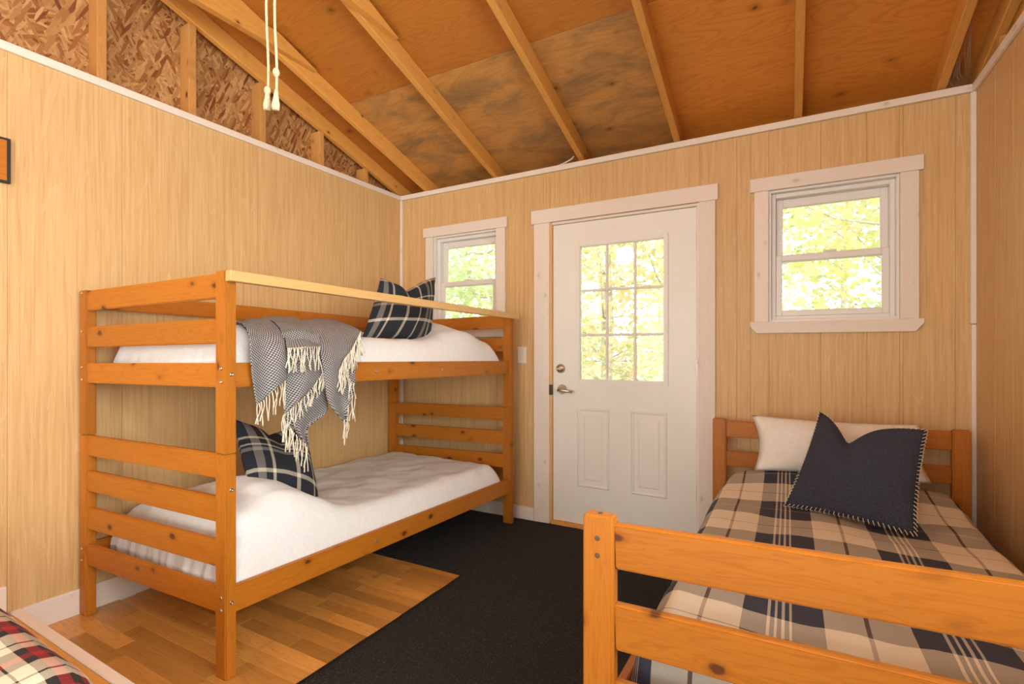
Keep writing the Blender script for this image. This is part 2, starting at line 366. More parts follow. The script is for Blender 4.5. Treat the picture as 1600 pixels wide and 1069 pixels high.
# black carpet, L shaped
cb = bmesh.new(); cgrid = {}
cxs = [XL+.018+(CX-XL-.018)*i/28 for i in range(28)]+[CX+(XR-.012-CX)*i/50 for i in range(51)]
cys = [.802+(CY-.802)*i/28 for i in range(28)]+[CY+(YB-.02-CY)*i/22 for i in range(23)]
def cvert(i, j, low):
    if (i, j, low) not in cgrid:
        x, y = cxs[i], cys[j]; cgrid[i, j, low] = cb.verts.new((x, y, fz(x, y)+(-.012 if low else .004+.003*noise.noise((x*9, y*9, 0)))))
    return cgrid[i, j, low]
inL = lambda i, j: 0 <= i < len(cxs)-1 and 0 <= j < len(cys)-1 and (i >= 28 or j >= 28)
for i in range(len(cxs)-1):
    for j in range(len(cys)-1):
        if not inL(i, j): continue
        for low in (0, 1): cb.faces.new([cvert(a, b, low) for a, b in ((i, j), (i+1, j), (i+1, j+1), (i, j+1))])
        for di, dj, e in ((-1, 0, ((0, 0), (0, 1))), (1, 0, ((1, 0), (1, 1))), (0, -1, ((0, 0), (1, 0))), (0, 1, ((0, 1), (1, 1)))):
            if not inL(i+di, j+dj):
                (a, b), (c_, d_) = e; cb.faces.new((cvert(i+a, j+b, 0), cvert(i+c_, j+d_, 0), cvert(i+c_, j+d_, 1), cvert(i+a, j+b, 1)))
carpet = bm_obj('carpet', cb, M['carpet'], smooth=True); tag(carpet, 'black looped carpet laid in an L shape in front of the door', 'carpet')
# step up to the higher floor where the photographer stands
step = box('floor_raised', XL, XR, YR, .764, -.02, .088, M['dark_gap'], bev=0); tag(step, 'higher laminate floor at the bottom left corner', kind='structure')
for j in range(6):
    y1 = .763-j*.09; x = -2.77-(.2*j) % .5
    while x < -1.0:
        L = rnd.uniform(.5, .9); xs = max(x, -2.778)
        if x+L-xs > .05: box('plank', xs, x+L-.0015, y1-.0885, y1, .088, .1, M['plank'], step, .0008)
        x += L
nose = box('trim_1', XL+.002, XR-.02, .7645, .801, -.03, .104, M['white_trim'], bev=.003); tag(nose, 'pale wooden edge strip crossing the floor at the bottom left', kind='structure')

# walls: a backing with openings, panel boards on its face with open joints
def boards(x0, x1, z0, z1, openings, cuts, make):
    """vertical boards between the cuts; boards are split where an opening crosses them"""
    xs = sorted({x0, x1, *[c for c in cuts if x0 < c < x1], *[o[0] for o in openings if x0 < o[0] < x1], *[o[1] for o in openings if x0 < o[1] < x1]})
    for a, b in zip(xs, xs[1:]):
        segs = [(z0, z1)]
        for ox0, ox1, oz0, oz1 in openings:
            if a >= ox0-1e-6 and b <= ox1+1e-6:
                segs = [s for (p, q) in segs for s in ((p, min(q, oz0)), (max(p, oz1), q)) if s[1]-s[0] > .01]
        for p, q in segs: make(a, b, p, q)
WIN = [(-2.455, -1.870, 1.332, 2.064), (-.098, .485, 1.332, 2.064)]
DOOR = (-1.442, -.462, -.2, 2.052)
def cutlist(a, b, seed):
    r = random.Random(seed); c = []; x = a
    while x < b: x += r.choice((.2, .26, .33, .4, .15, .3, .2)); c.append(x)
    return c
ops = WIN+[DOOR]
wb = bmesh.new()
boards(XL-.12, XR+.12, -.2, HT-.002, ops, [], lambda a, b, p, q: bm_box(wb, a, b, YB+.0165, YB+.15, p, q))
wall_back = bm_obj('wall_back', wb, M['groove']); tag(wall_back, 'oak-print panelled wall with the white door and two windows', kind='structure')
cutsB = [c for c in cutlist(XL, -1.6, 3)]+[-1.37]+cutlist(-1.3, -.42, 5)+[-.262]+cutlist(-.25, XR, 11)
boards(XL+.001, XR-.001, -.06, HB+.01, ops, cutsB, lambda a, b, p, q: box('panel_board', a+.0004, b-.0004, YB+.010, YB+.0165, p, q, M['panel'], wall_back, .0007))
wall_left = box('wall_left', XL-.096, XL-.0065, YR-.1, YB+.15, -.2, HT-.002, M['groove'], bev=0); tag(wall_left, 'oak-print panelled wall behind the bunk bed with strand board above', kind='structure')
ys = [YR, -.9, .1, .5]+[c for c in cutlist(.5, YB, 21)]
boards(YR, YB+.009, -.06, HB+.01, [], ys, lambda a, b, p, q: box('panel_board', XL-.0065, XL, a+.0004, b-.0004, p, q, M['panel'], wall_left, .0007))
SW = (-.95, 1.25, .92, 2.15)  # opening for the added side window
wb2 = bmesh.new()
boards(YR-.1, YB+.15, -.2, HT-.002, [SW], [], lambda a, b, p, q: bm_box(wb2, XR+.0065, XR+.12, a, b, p, q))
wall_right = bm_obj('wall_right', wb2, M['groove']); tag(wall_right, 'oak-print panelled wall at the right edge', kind='structure')
boards(YR, YB+.009, -.06, HB+.01, [SW], [YR]+cutlist(1.5, YB, 33), lambda a, b, p, q: box('panel_board', XR, XR+.0065, a+.0004, b-.0004, p, q, M['panel'], wall_right, .0007))
RW = (-2.5, .3, .15, 2.22)  # opening for the added glass doors
wr = bmesh.new(); boards(XL-.12, XR+.12, -.2, 2.55, [RW], [], lambda a, b, p, q: bm_box(wr, a, b, YR-.15, YR, p, q))
wall_rear = bm_obj('wall_rear', wr, M['panel']); tag(wall_rear, 'panelled wall behind the camera with added glass doors', kind='structure')
wg = box('window_3', RW[0], RW[1], YR-.06, YR-.052, RW[2], RW[3], M['glass'], bev=0); tag(wg, 'wide glass doors added behind the camera for fill light', kind='structure')  # unseen pane added in front of the rear fill light
for a, b, p, q in ((RW[0]-.07, RW[1]+.07, RW[3], RW[3]+.07), (RW[0]-.07, RW[1]+.07, RW[2]-.07, RW[2]), (RW[0]-.07, RW[0], RW[2], RW[3]), (RW[1], RW[1]+.07, RW[2], RW[3])):
    box('casing', a, b, YR+.0005, YR+.02, p, q, M['white_trim'], wg)

wg2 = box('window_4', XR+.04, XR+.046, SW[0], SW[1], SW[2], SW[3], M['glass'], bev=0); tag(wg2, 'unseen side window added in the right wall for fill light', kind='structure')  # unseen pane added in front of the side fill light
for a, b, p, q in ((SW[0]-.07, SW[1]+.07, SW[3], SW[3]+.07), (SW[0]-.07, SW[1]+.07, SW[2]-.07, SW[2]), (SW[0]-.07, SW[0], SW[2], SW[3]), (SW[1], SW[1]+.07, SW[2], SW[3])):
    box('casing', XR-.018, XR-.0005, a, b, p, q, M['white_trim'], wg2)

# gables: strand board behind studs, sloping end rafter
def gable(parent, X0, X1, sgn, stud_ys):
    """sheet between X0 and X1 (outside), studs from the sheet to the room side"""
    pts = [(YR-.1, 2.3), (YB+.24, 2.3), (YB+.24, zr(YB+.24)+.09), (RIDGE, zr(RIDGE)+.09), (YR-.1, zr(2*RIDGE-YR+.1)+.09)]
    V = [(x, y, z) for x in (X0, X1) for y, z in pts]; n = len(pts)
    Fc = [tuple(range(n)), tuple(range(2*n-1, n-1, -1))]+[(i, (i+1) % n, n+(i+1) % n, n+i) for i in range(n)]
    c = Vector(((X0+X1)/2, .5, 2.7)); mesh('strand_board', [Vector(v)-c for v in V], Fc, M['osb'], parent, Matrix.Translation(c))
    xi = X1 if sgn > 0 else X0
    for yc in stud_ys:
        top = zr(yc if yc > RIDGE else 2*RIDGE-yc)
        box('stud', min(xi, xi+sgn*.088), max(xi, xi+sgn*.088), yc-.019, yc+.019, HT-.002, top-.004, M['stud'], parent, .002)
gable(wall_left, XL-.106, XL-.0945, 1, (-.2, .45, 1.083, 1.486, 1.896, 2.33, 2.741))
gable(wall_right, XR+.0945, XR+.106, -1, (-.2, .6, 1.25, 1.85, 2.45, 2.86))

# ceiling: plywood sheets on rafters
def slope_wm(x, ya, yb_, dz):
    return None
rx = [-2.829, -2.543, -1.902, -1.225, -.611, .026, .627, .770]
deck = mesh('ceiling', [(XL-.2, YB+.27, zr(YB+.27)+.155), (XR+.2, YB+.27, zr(YB+.27)+.155), (XR+.2, RIDGE, zr(RIDGE)+.155), (XL-.2, RIDGE, zr(RIDGE)+.155),
                        (XL-.2, YR-.3, zr(2*RIDGE-YR+.3)+.155), (XR+.2, YR-.3, zr(2*RIDGE-YR+.3)+.155)], [(0, 1, 2, 3), (3, 2, 5, 4)], M['dark_gap'])
tag(deck, 'open plywood roof on bare pine rafters', kind='structure')
vd = RD_*math.sqrt(1+RS*RS)        # vertical depth of a rafter
def sheet(x0, x1, ya, yb_, mat, back=False):
    z = (lambda y: zr(y)+vd+.0075) if not back else (lambda y: zr(2*RIDGE-y)+vd+.0075)
    ym = (ya+yb_)/2; p0 = Vector((x0+.0015, ym, z(ym))); p1 = Vector((x1-.0015, ym, z(ym)))
    L = math.hypot(yb_-ya, z(yb_)-z(ya))-.003
    beam('plywood_sheet', p0, p1, .013, L, mat, deck, .001, side=(0, yb_-ya, z(yb_)-z(ya)))
S1 = 2.318
for x0, x1, mt in ((XL-.15, -2.524, 'ply_dark'), (-2.524, -.592, 'ply_mould'), (-.592, XR+.15, 'ply')): sheet(x0, x1, S1, YB+.25, M[mt])
for x0, x1, mt in ((XL-.15, -1.883, 'ply_dark'), (-1.883, .045, 'ply_dark'), (.045, XR+.15, 'ply')): sheet(x0, x1, 1.15, S1, M[mt])
sheet(XL-.15, -.592, RIDGE, 1.15, M['ply']); sheet(-.592, XR+.15, RIDGE, 1.15, M['ply'])
sheet(XL-.15, -.8, YR-.25, RIDGE, M['ply'], True); sheet(-.8, XR+.15, YR-.25, RIDGE, M['ply'], True)
for i, x in enumerate(rx):
    xc = x+.019; h = vd/2
    beam('rafter', (xc, YB+.24, zr(YB+.24)+h), (xc, RIDGE+.021, zr(RIDGE+.021)+h), RD_, .038, M['rafter'], deck, .003)
    if i < 7: beam('rafter', (xc, YR-.2, zr(2*RIDGE-YR+.2)+h), (xc, RIDGE-.021, zr(RIDGE-.021)+h), RD_, .038, M['rafter'], deck, .003)
box('ridge_board', XL-.05, XR+.05, RIDGE-.019, RIDGE+.019, zr(RIDGE)-.03, zr(RIDGE)+vd+.005, M['rafter'], deck)
box('eave_board', XL-.15, XR+.15, YB+.242, YB+.262, 2.2, zr(YB+.25)+vd+.01, M['ply'], deck)
# collar ties nailed to the side of two rafters, ends cut to the roof slope
def collar(x0, yend, zb_):
    x1 = x0+.038; ya = 2*RIDGE-yend; h = .088
    pts = [(yend, zb_), (yend-h/RS*.9, zb_+h), (ya+h/RS*.9, zb_+h), (ya, zb_)]
    V = [(x, y-RIDGE, z-zb_) for x in (-.019, .019) for y, z in pts]
    Fc = [(0, 1, 2, 3), (7, 6, 5, 4)]+[(i, (i+1) % 4, 4+(i+1) % 4, 4+i) for i in range(4)]
    # local X along the tie
    rot = Matrix(((0, 1, 0, (x0+x1)/2), (1, 0, 0, RIDGE), (0, 0, 1, zb_), (0, 0, 0, 1)))
    mesh('collar_tie', [rot.inverted() @ (Vector((x0+.019, RIDGE, zb_))+Vector(v)) for v in V], Fc, M['rafter'], deck, rot)
collar(-2.505+.0005, 2.02, zr(2.02)+.075); collar(-1.864+.0005, 2.02, zr(2.02)+.075)

# trims
def trim(n, lab, *a, **k):
    return tag(box('trim_%d' % n, *a, M['white_trim'], **k), lab, kind='structure')
trim(2, 'white strip along the top of the back wall', XL+.016, XR-.016, YB-.012, YB+.0095, HB, HT)
trim(3, 'white strip along the top of the left wall', XL+.0005, XL+.016, YR, YB+.009, HB, HT)
trim(4, 'white strip along the top of the right wall', XR-.016, XR-.0005, YR, YB+.009, HB, HT)
trim(5, 'thin white strip in the left corner', XL+.0005, XL+.022, YB-.008, YB+.0095, .06, HB-.001)
t6 = tag(empty('trim_6', (XR, YB, 0)), 'thin pale strip in two lengths in the right corner', kind='structure')
box('corner_strip', XR-.022, XR-.0005, YB-.010, YB+.0095, 1.302, HB-.001, M['white_trim'], t6)
box('corner_strip', XR-.018, XR-.0005, YB-.008, YB+.0095, .06, 1.298, M['white_trim'], t6)
bb = box('baseboard_left', XL+.0005, XL+.0155, .802, YB-.02, -.055, .103, M['white_trim'], bev=.002); tag(bb, 'white baseboard below the bunk bed', kind='structure')
bb = box('baseboard_left.001', XL+.0005, XL+.02, -.6, .753, .1, .216, M['white_trim'], bev=.002); tag(bb, 'higher white baseboard at the left edge', kind='structure')
b3 = tag(empty('baseboard_back', (XL, YB, 0)), 'white baseboard on the door wall', kind='structure')
box('board', XL+.016, -1.563, YB-.008, YB+.0095, -.06, .062, M['white_trim'], b3)
box('board', -.372, XR-.016, YB-.008, YB+.0095, -.06, .08, M['white_trim'], b3)

# windows
def window(n, xc, label):
    e = empty('window_%d' % n, (xc, YB, 1.27), label, kind='structure')
    a, b, p, q = xc-.2915, xc+.2915, 1.332, 2.064
    y0, y1 = YB-.009, YB+.0095
    box('head_casing', xc-.385, xc+.385, y0-.004, y1, 2.064, 2.139, M['white_trim'], e)
    box('side_casing', a-.072, a, y0, y1, 1.3325, 2.0635, M['white_trim'], e)
    box('side_casing', b, b+.076, y0, y1, 1.3325, 2.0635, M['white_trim'], e)
    # sill board with clipped lower corners
    s = bmesh.new(); pr = [(-.385, 1.332), (.385, 1.332), (.385, 1.312), (.352, 1.270), (-.352, 1.270), (-.385, 1.312)]
    vv = [[s.verts.new((x, y, z-1.3)) for x, z in pr] for y in (0, .0215)]
    s.faces.new(vv[0]); s.faces.new(list(reversed(vv[1])))
    for i in range(6): s.faces.new((vv[0][i], vv[0][(i+1) % 6], vv[1][(i+1) % 6], vv[1][i]))
    bm_obj('sill', s, M['white_trim'], e, Matrix.Translation((xc, YB-.012, 1.3)))
    # jamb liner
    d0, d1 = YB+.0095, YB+.148
    for (x0, x1, z0, z1) in ((a, a+.012, p, q), (b-.012, b, p, q), (a+.012, b-.012, q-.012, q), (a+.012, b-.012, p, p+.014)):
        box('jamb', x0, x1, d0, d1, z0, z1, M['vinyl'], e, .001)
    f0, f1 = YB+.045, YB+.125
    a2, b2, p2, q2 = a+.012, b-.012, p+.014, q-.012
    for (x0, x1, z0, z1) in ((a2, a2+.022, p2, q2), (b2-.022, b2, p2, q2), (a2+.022, b2-.022, q2-.024, q2), (a2+.022, b2-.022, p2, p2+.02)):
        box('frame', x0, x1, f0, f1, z0, z1, M['vinyl'], e, .002)
    a3, b3_ = a2+.022, b2-.022
    def sash(y, z0, z1, st, top, bot):
        s_ = box('sash', a3, a3+st, y, y+.028, z0, z1, M['vinyl'], e, .003)
        box('sash_stile', b3_-st, b3_, y, y+.028, z0, z1, M['vinyl'], s_, .003)
        box('sash_rail', a3+st, b3_-st, y, y+.028, z1-top, z1, M['vinyl'], s_, .003)
        box('sash_rail', a3+st, b3_-st, y, y+.028, z0, z0+bot, M['vinyl'], s_, .003)
        box('pane', a3+st-.004, b3_-st+.004, y+.011, y+.016, z0+bot-.004, z1-top+.004, M['glass'], s_, 0)
        return s_
    sash(YB+.089, 1.672, q2-.024, .034, .048, .034)
    s_ = sash(YB+.056, p2+.02, 1.708, .031, .036, .032)
    box('latch', xc-.03, xc+.03, YB+.058, YB+.08, 1.7085, 1.72, M['vinyl'], s_, .003)
window(1, -2.1625, 'white sash window above the far end of the bunk bed')
window(2, .1935, 'white sash window to the right of the door')

# door
d = empty('door_1', (-.95, YB, 0), 'white entry door with a nine-pane light and two raised panels', kind='structure')
box('head_casing', -1.581, -.3605, YB-.012, YB+.0095, 2.054, 2.148, M['white_trim'], d)
box('side_casing', -1.561, -1.442, YB-.008, YB+.0095, -.03, 2.0535, M['white_trim'], d)
box('side_casing', -.466, -.375, YB-.008, YB+.0095, -.03, 2.0535, M['white_trim'], d)
box('jamb', -1.4415, -1.4235, YB+.0, YB+.14, -.02, 2.05, M['guard'], d, .001)
box('jamb', -.4795, -.4665, YB+.0, YB+.14, -.02, 2.05, M['white_trim'], d, .001)
box('jamb', -1.4235, -.4795, YB+.0, YB+.14, 2.034, 2.05, M['white_trim'], d, .001)
box('threshold', -1.423, -.48, YB-.02, YB+.14, -.045, .004, M['rafter'], d, .003)
sl = bmesh.new(); y0, y1 = YB+.012, YB+.056; GX = (-1.224, -.670, .976, 1.868)
for a, b_, p, q in ((-1.4202, GX[0], .006, 2.031), (GX[1], -.4819, .006, 2.031), (GX[0], GX[1], .006, GX[2]), (GX[0], GX[1], GX[3], 2.031)): bm_box(sl, a, b_, y0, y1, p, q)
bmesh.ops.remove_doubles(sl, verts=sl.verts, dist=1e-5)
c = Vector((-.95, YB+.03, 1.0)); bmesh.ops.translate(sl, verts=sl.verts, vec=-c)
slab = bm_obj('slab', sl, M['door'], d, Matrix.Translation(c))
lx0, lx1, lz0, lz1 = -1.257, -.645, .949, 1.897
for a, b_, p, q in ((lx0, GX[0]+.004, lz0, lz1), (GX[1]-.004, lx1, lz0, lz1), (GX[0]+.004, GX[1]-.004, lz0, GX[2]+.004), (GX[0]+.004, GX[1]-.004, GX[3]-.004, lz1)):
    box('light_frame', a, b_, y0-.012, y0+.004, p, q, M['door'], d, .004, 2)
w3, h3 = (GX[1]-GX[0])/3, (GX[3]-GX[2])/3
for k in (1, 2):
    box('muntin', GX[0]+k*w3-.008, GX[0]+k*w3+.008, y0+.006, y0+.02, GX[2], GX[3], M['vinyl'], d, .003)
for k in (1, 2):
    for i in range(3): box('muntin', GX[0]+i*w3+.0085, GX[0]+(i+1)*w3-.0085, y0+.006, y0+.02, GX[2]+k*h3-.008, GX[2]+k*h3+.008, M['vinyl'], d, .003)
for i in range(3):
    for j in range(3): box('pane', GX[0]+i*w3+.001, GX[0]+(i+1)*w3-.001, y0+.022, y0+.026, GX[2]+j*h3+.001, GX[2]+(j+1)*h3-.001, M['glass'], d, 0)
def raised_panel(x0, x1, z0, z1):
    # moulded frame, sunk field and raised middle, one skin
    V, Fc = [], []; prof = ((0, 0), (.008, -.006), (.016, -.004), (.022, .003), (.040, .003), (.056, -.004))
    for ins, dy in prof:
        for sx, sz in ((0, 0), (1, 0), (1, 1), (0, 1)):
            V.append(((x0+ins) if not sx else (x1-ins), y0-.0005+dy, (z0+ins) if not sz else (z1-ins)))
    for i in range(len(prof)-1):
        for k in range(4): Fc.append((i*4+k, i*4+(k+1) % 4, (i+1)*4+(k+1) % 4, (i+1)*4+k))
    Fc.append(tuple((len(prof)-1)*4+k for k in range(4)))
    cc = Vector(((x0+x1)/2, y0, (z0+z1)/2)); mesh('raised_panel', [Vector(v)-cc for v in V], Fc, M['door'], d, Matrix.Translation(cc))
raised_panel(-1.243, -1.019, .258, .787); raised_panel(-.878, -.652, .258, .787)
for zc in (1.83, 1.07, .316): 
    hg = box('hinge', -.4825, -.4655, y0-.010, y0-.001, zc-.048, zc+.048, M['nickel'], d, .002)
db = lathe('deadbolt', [(0, .032), (.008, .032), (.014, .027), (.02, .024)], (-1.362, y0-.0005, 1.047), (0, -1, 0), M['nickel'], d)
box('thumb_turn', -1.382, -1.342, y0-.04, y0-.02, 1.041, 1.053, M['nickel'], db, .004, 2)
kn = lathe('door_handle', [(0, .034), (.006, .034), (.014, .028), (.03, .016), (.05, .014)], (-1.352, y0-.0005, .905), (0, -1, 0), M['nickel'], d)
tube('lever', [(-1.362, y0-.052, .905), (-1.33, y0-.056, .902), (-1.29, y0-.053, .898), (-1.262, y0-.045, .894)], lambda t: .0125-.004*t, M['nickel'], kn, 10)
box('strike', -1.4435, -1.4215, YB-.0095, YB+.009, .865, .935, M['dark_metal'], d, .001)

# ------------------------------------------------------------------ bunk bed
bk = empty('bunk_bed', (-2.2, 2.0, fz(-2.2, 2.0)), 'honey pine bunk bed with slatted ends along the left wall', 'bunk bed')
PA = (-1.797, -1.735, 1.030, 1.071); PB_ = (-2.778, -2.718, .990, 1.031); PC = (-1.722, -1.658, 2.948, 2.99); PD = (-2.777, -2.70, 2.952, 2.992)
tops = {0: 1.462, 1: 1.444, 2: 1.424, 3: 1.405}; splits = {0: .807, 1: .799, 2: .779, 3: .760}
PST = {}
for i, P in enumerate((PA, PB_, PC, PD)):
    zf = fz((P[0]+P[1])/2, (P[2]+P[3])/2)+(.0005 if i in (0, 1) else .007)
    PST[i, 0] = box('post', *P, zf, splits[i]-.0008, M['bunk'], bk, .004, 2); PST[i, 1] = box('post', *P, splits[i]+.0008, tops[i], M['bunk'], bk, .004, 2)
def endrail(pa, pb_, za, zb_, t=.022):
    """rail between two posts: za, zb_ = (bottom, top) at each end"""
    ya = (pa[2]+pa[3])/2-.003; yb2 = (pb_[2]+pb_[3])/2-.003
    h = ((za[1]-za[0])+(zb_[1]-zb_[0]))/2
    beam('end_rail', (pb_[1]-.004, yb2, sum(zb_)/2), (pa[0]+.004, ya, sum(za)/2), h, t, M['bunk'], bk, .004, seg=2)
for za, zb_ in (((1.365, 1.455), (1.352, 1.44)), ((1.201, 1.293), (1.19, 1.28)), ((1.044, 1.132), (1.031, 1.119)),
                ((.717, .806), (.708, .798)), ((.557, .65), (.552, .641)), ((.396, .494), (.383, .477)), ((.231, .326), (.222, .312))): endrail(PA, PB_, za, zb_)
for za, zb_ in (((1.325, 1.415), (1.30, 1.392)), ((1.165, 1.255), (1.14, 1.23)), ((1.005, 1.095), (.985, 1.075)),
                ((.687, .778), (.667, .757)), ((.52, .614), (.497, .591)), ((.36, .455), (.33, .425)), ((.198, .285), (.17, .26))): endrail(PC, PD, za, zb_)
def siderail(nm, x0, x1, z0, z1, t=.026, mat='bunk'):
    return beam(nm, (x0, PA[3]-.003 if x0 > -2.3 else PB_[3]-.003, sum(z0)/2), (x1, PC[2]+.003, sum(z1)/2), (z0[1]-z0[0]+z1[1]-z1[0])/2, t, M[mat], bk, .004, seg=2)
SR = [None, None]
SR[0] = siderail('side_rail', -1.757, -1.688, (1.043, 1.134), (1.011, 1.097))
SR[1] = siderail('side_rail', -1.757, -1.688, (.229, .329), (.193, .283))
siderail('side_rail', -2.755, -2.745, (1.031, 1.119), (.985, 1.075))
siderail('side_rail', -2.755, -2.745, (.222, .312), (.17, .26))
siderail('guard_rail', -2.762, -2.752, (1.365, 1.445), (1.325, 1.41), .02)
g = beam('guard_rail', (-1.716, 1.028, 1.4405), (-1.637, 3.0, 1.4025), .038, .036, M['guard'], bk, .002); g['label'] = 'pale unvarnished guard rail'
for z0, z1 in ((1.052, 1.02), (.24, .20)):
    V = [(-2.74, 1.05, z0-.008), (-1.775, 1.09, z0-.004), (-1.706, 2.94, z1), (-2.73, 2.94, z1-.008)]
    V = V+[(x, y, z+.012) for x, y, z in V]
    cc = Vector((-2.2, 2.0, z0)); mesh('bed_base', [Vector(v)-cc for v in V], [(3, 2, 1, 0), (4, 5, 6, 7), (0, 1, 5, 4), (1, 2, 6, 5), (2, 3, 7, 6), (3, 0, 4, 7)], M['guard'], bk, Matrix.Translation(cc))
def bolt(p, ax, par): lathe('bolt', [(0, .007), (.0025, .007), (.0035, .004), (.002, .003)], p, ax, M['nickel'], par, 12)
for z in (1.425, 1.092, .700-.02, .278): bolt((PA[1]+.0002, 1.052, z), (1, 0, 0), PST[0, int(z > .8)])
for z in (1.113, 1.065, .297, .252): bolt(((PA[0]+PA[1])/2+.006, PA[2]-.0002, z), (0, -1, 0), PST[0, int(z > .8)])
for z in (1.43, 1.26, 1.10, 1.045, .29, .24): bolt(((PB_[0]+PB_[1])/2-.004, PB_[2]-.0002, z), (0, -1, 0), PST[1, int(z > .8)])
for t_ in (.36, .62):
    for zz in ((1.088, 1.054), (.279, .238)):
        yy = PA[3]+(PC[2]-PA[3])*t_; bolt((-1.757+.069*t_+.0135, yy, zz[0]+(zz[1]-zz[0])*t_), (1, -.03, 0), SR[0 if zz[0] > .8 else 1])
# rope tie hanging under the bed
tube('hook', [(-1.80, 1.55, .21), (-1.80, 1.57, .19), (-1.80, 1.60, .195), (-1.80, 1.60, .21)], .003, M['nickel'], bk)

# ------------------------------------------------------------------ bedding
def puff(name, x0f, x1f, y0, y1, zb, hf, r, mat, nx=36, ny=64, wr=.004, wsc=6, rz=None, parent=None, ruffle=0):
    """soft slab: x0f(y), x1f(y) side lines, zb(x,y) underside, hf(x,y) top; edges roll off over r"""
    def prm(L, n):
        o = []; ks = 7
        for i in range(ks): a = math.pi/2*i/ks; o.append((r*(1-math.cos(a)), math.sin(a), 0))
        m = n-2*ks
        for i in range(m+1): o.append((r+(L-2*r)*i/m, 1.0, 1))
        for i in reversed(range(ks)): a = math.pi/2*i/ks; o.append((L-r*(1-math.cos(a)), math.sin(a), 2))
        return o
    py = prm(y1-y0, ny); V, UV, Fc = [], [], []
    px0 = prm(1.0*(x1f(y0)-x0f(y0)), nx)
    W = x1f(y0)-x0f(y0); ncol = len(px0)
    for dy, ey, _ in py:
        y = y0+dy; sx = (x1f(y)-x0f(y))/W
        for dx, ex, _ in px0:
            x = x0f(y)+dx*sx; h = hf(x, y); b0 = zb(x, y); e = ex*ey
            z = b0+(h-b0)*e + wr*noise.fractal((x*wsc, y*wsc, 3.1), 1, 2, 3)*min(1, e*1.5)
            bul = .006*noise.noise((x*9, y*9, z*9))
            if ruffle and dy < r*1.01: bul += ruffle*(math.sin(x*75+4*noise.noise((x*7, 0, 0)))*.6+noise.noise((x*30, z*20, 2)))*min(1, (1-ey)*2)*min(1, e*4)
            V.append(Vector((x+bul*(1-ex), y+bul*(1-ey), z)))
            dpx, dpy = (h-b0)*(1-ex), (h-b0)*(1-ey)
            UV.append((x+(dpx if dx > W/2 else -dpx), y+(dpy if dy > (y1-y0)/2 else -dpy*.45)))
    nr = len(py)
    for i in range(nr-1):
        for j in range(ncol-1): Fc.append((i*ncol+j, i*ncol+j+1, (i+1)*ncol+j+1, (i+1)*ncol+j))
    # underside
    b = len(V); ring = [j for j in range(ncol)]+[i*ncol+ncol-1 for i in range(1, nr)]+[(nr-1)*ncol+j for j in reversed(range(ncol-1))]+[i*ncol for i in reversed(range(1, nr-1))]
    Fc.append(tuple(reversed(ring)))
    cc = Vector(((x0f(y0)+x1f(y0))/2, (y0+y1)/2, zb(x0f(y0), y0)))
    return mesh(name, [v-cc for v in V], Fc, mat, parent, Matrix.Translation(cc), True, UV)
gs = lambda t, w: math.exp(-(t/w)**2)
lin = lambda y, a, b: a+(b-a)*(y-1.07)/(2.948-1.07)
o = puff('duvet', lambda y: lin(y, -2.735, -2.728), lambda y: lin(y, -1.7745, -1.7055), 1.082, 2.935, lambda x, y: lin(y, 1.064, 1.036),
         lambda x, y: lin(y, 1.262, 1.205)+.155*gs(y-2.58, .22)*gs(x+2.2, .47)+.03*gs(y-1.25, .2), .10, M['sheet'], 60, 80, .011, 5, ruffle=.006)
tag(o, 'white duvet on the top bunk, raised over a pillow at the far end', 'duvet')
o = puff('duvet', lambda y: lin(y, -2.735, -2.728), lambda y: lin(y, -1.7745, -1.7055), 1.082, 2.935, lambda x, y: lin(y, .255, .215),
         lambda x, y: lin(y, .425, .395)+.20*gs(y-1.32, .25)*gs(x+2.05, .50)*(1 if y < 1.32 else 1), .09, M['sheet'], 110, 80, .014, 5, ruffle=.012)
tag(o, 'white duvet on the bottom bunk, raised over a pillow at the near end', 'duvet')

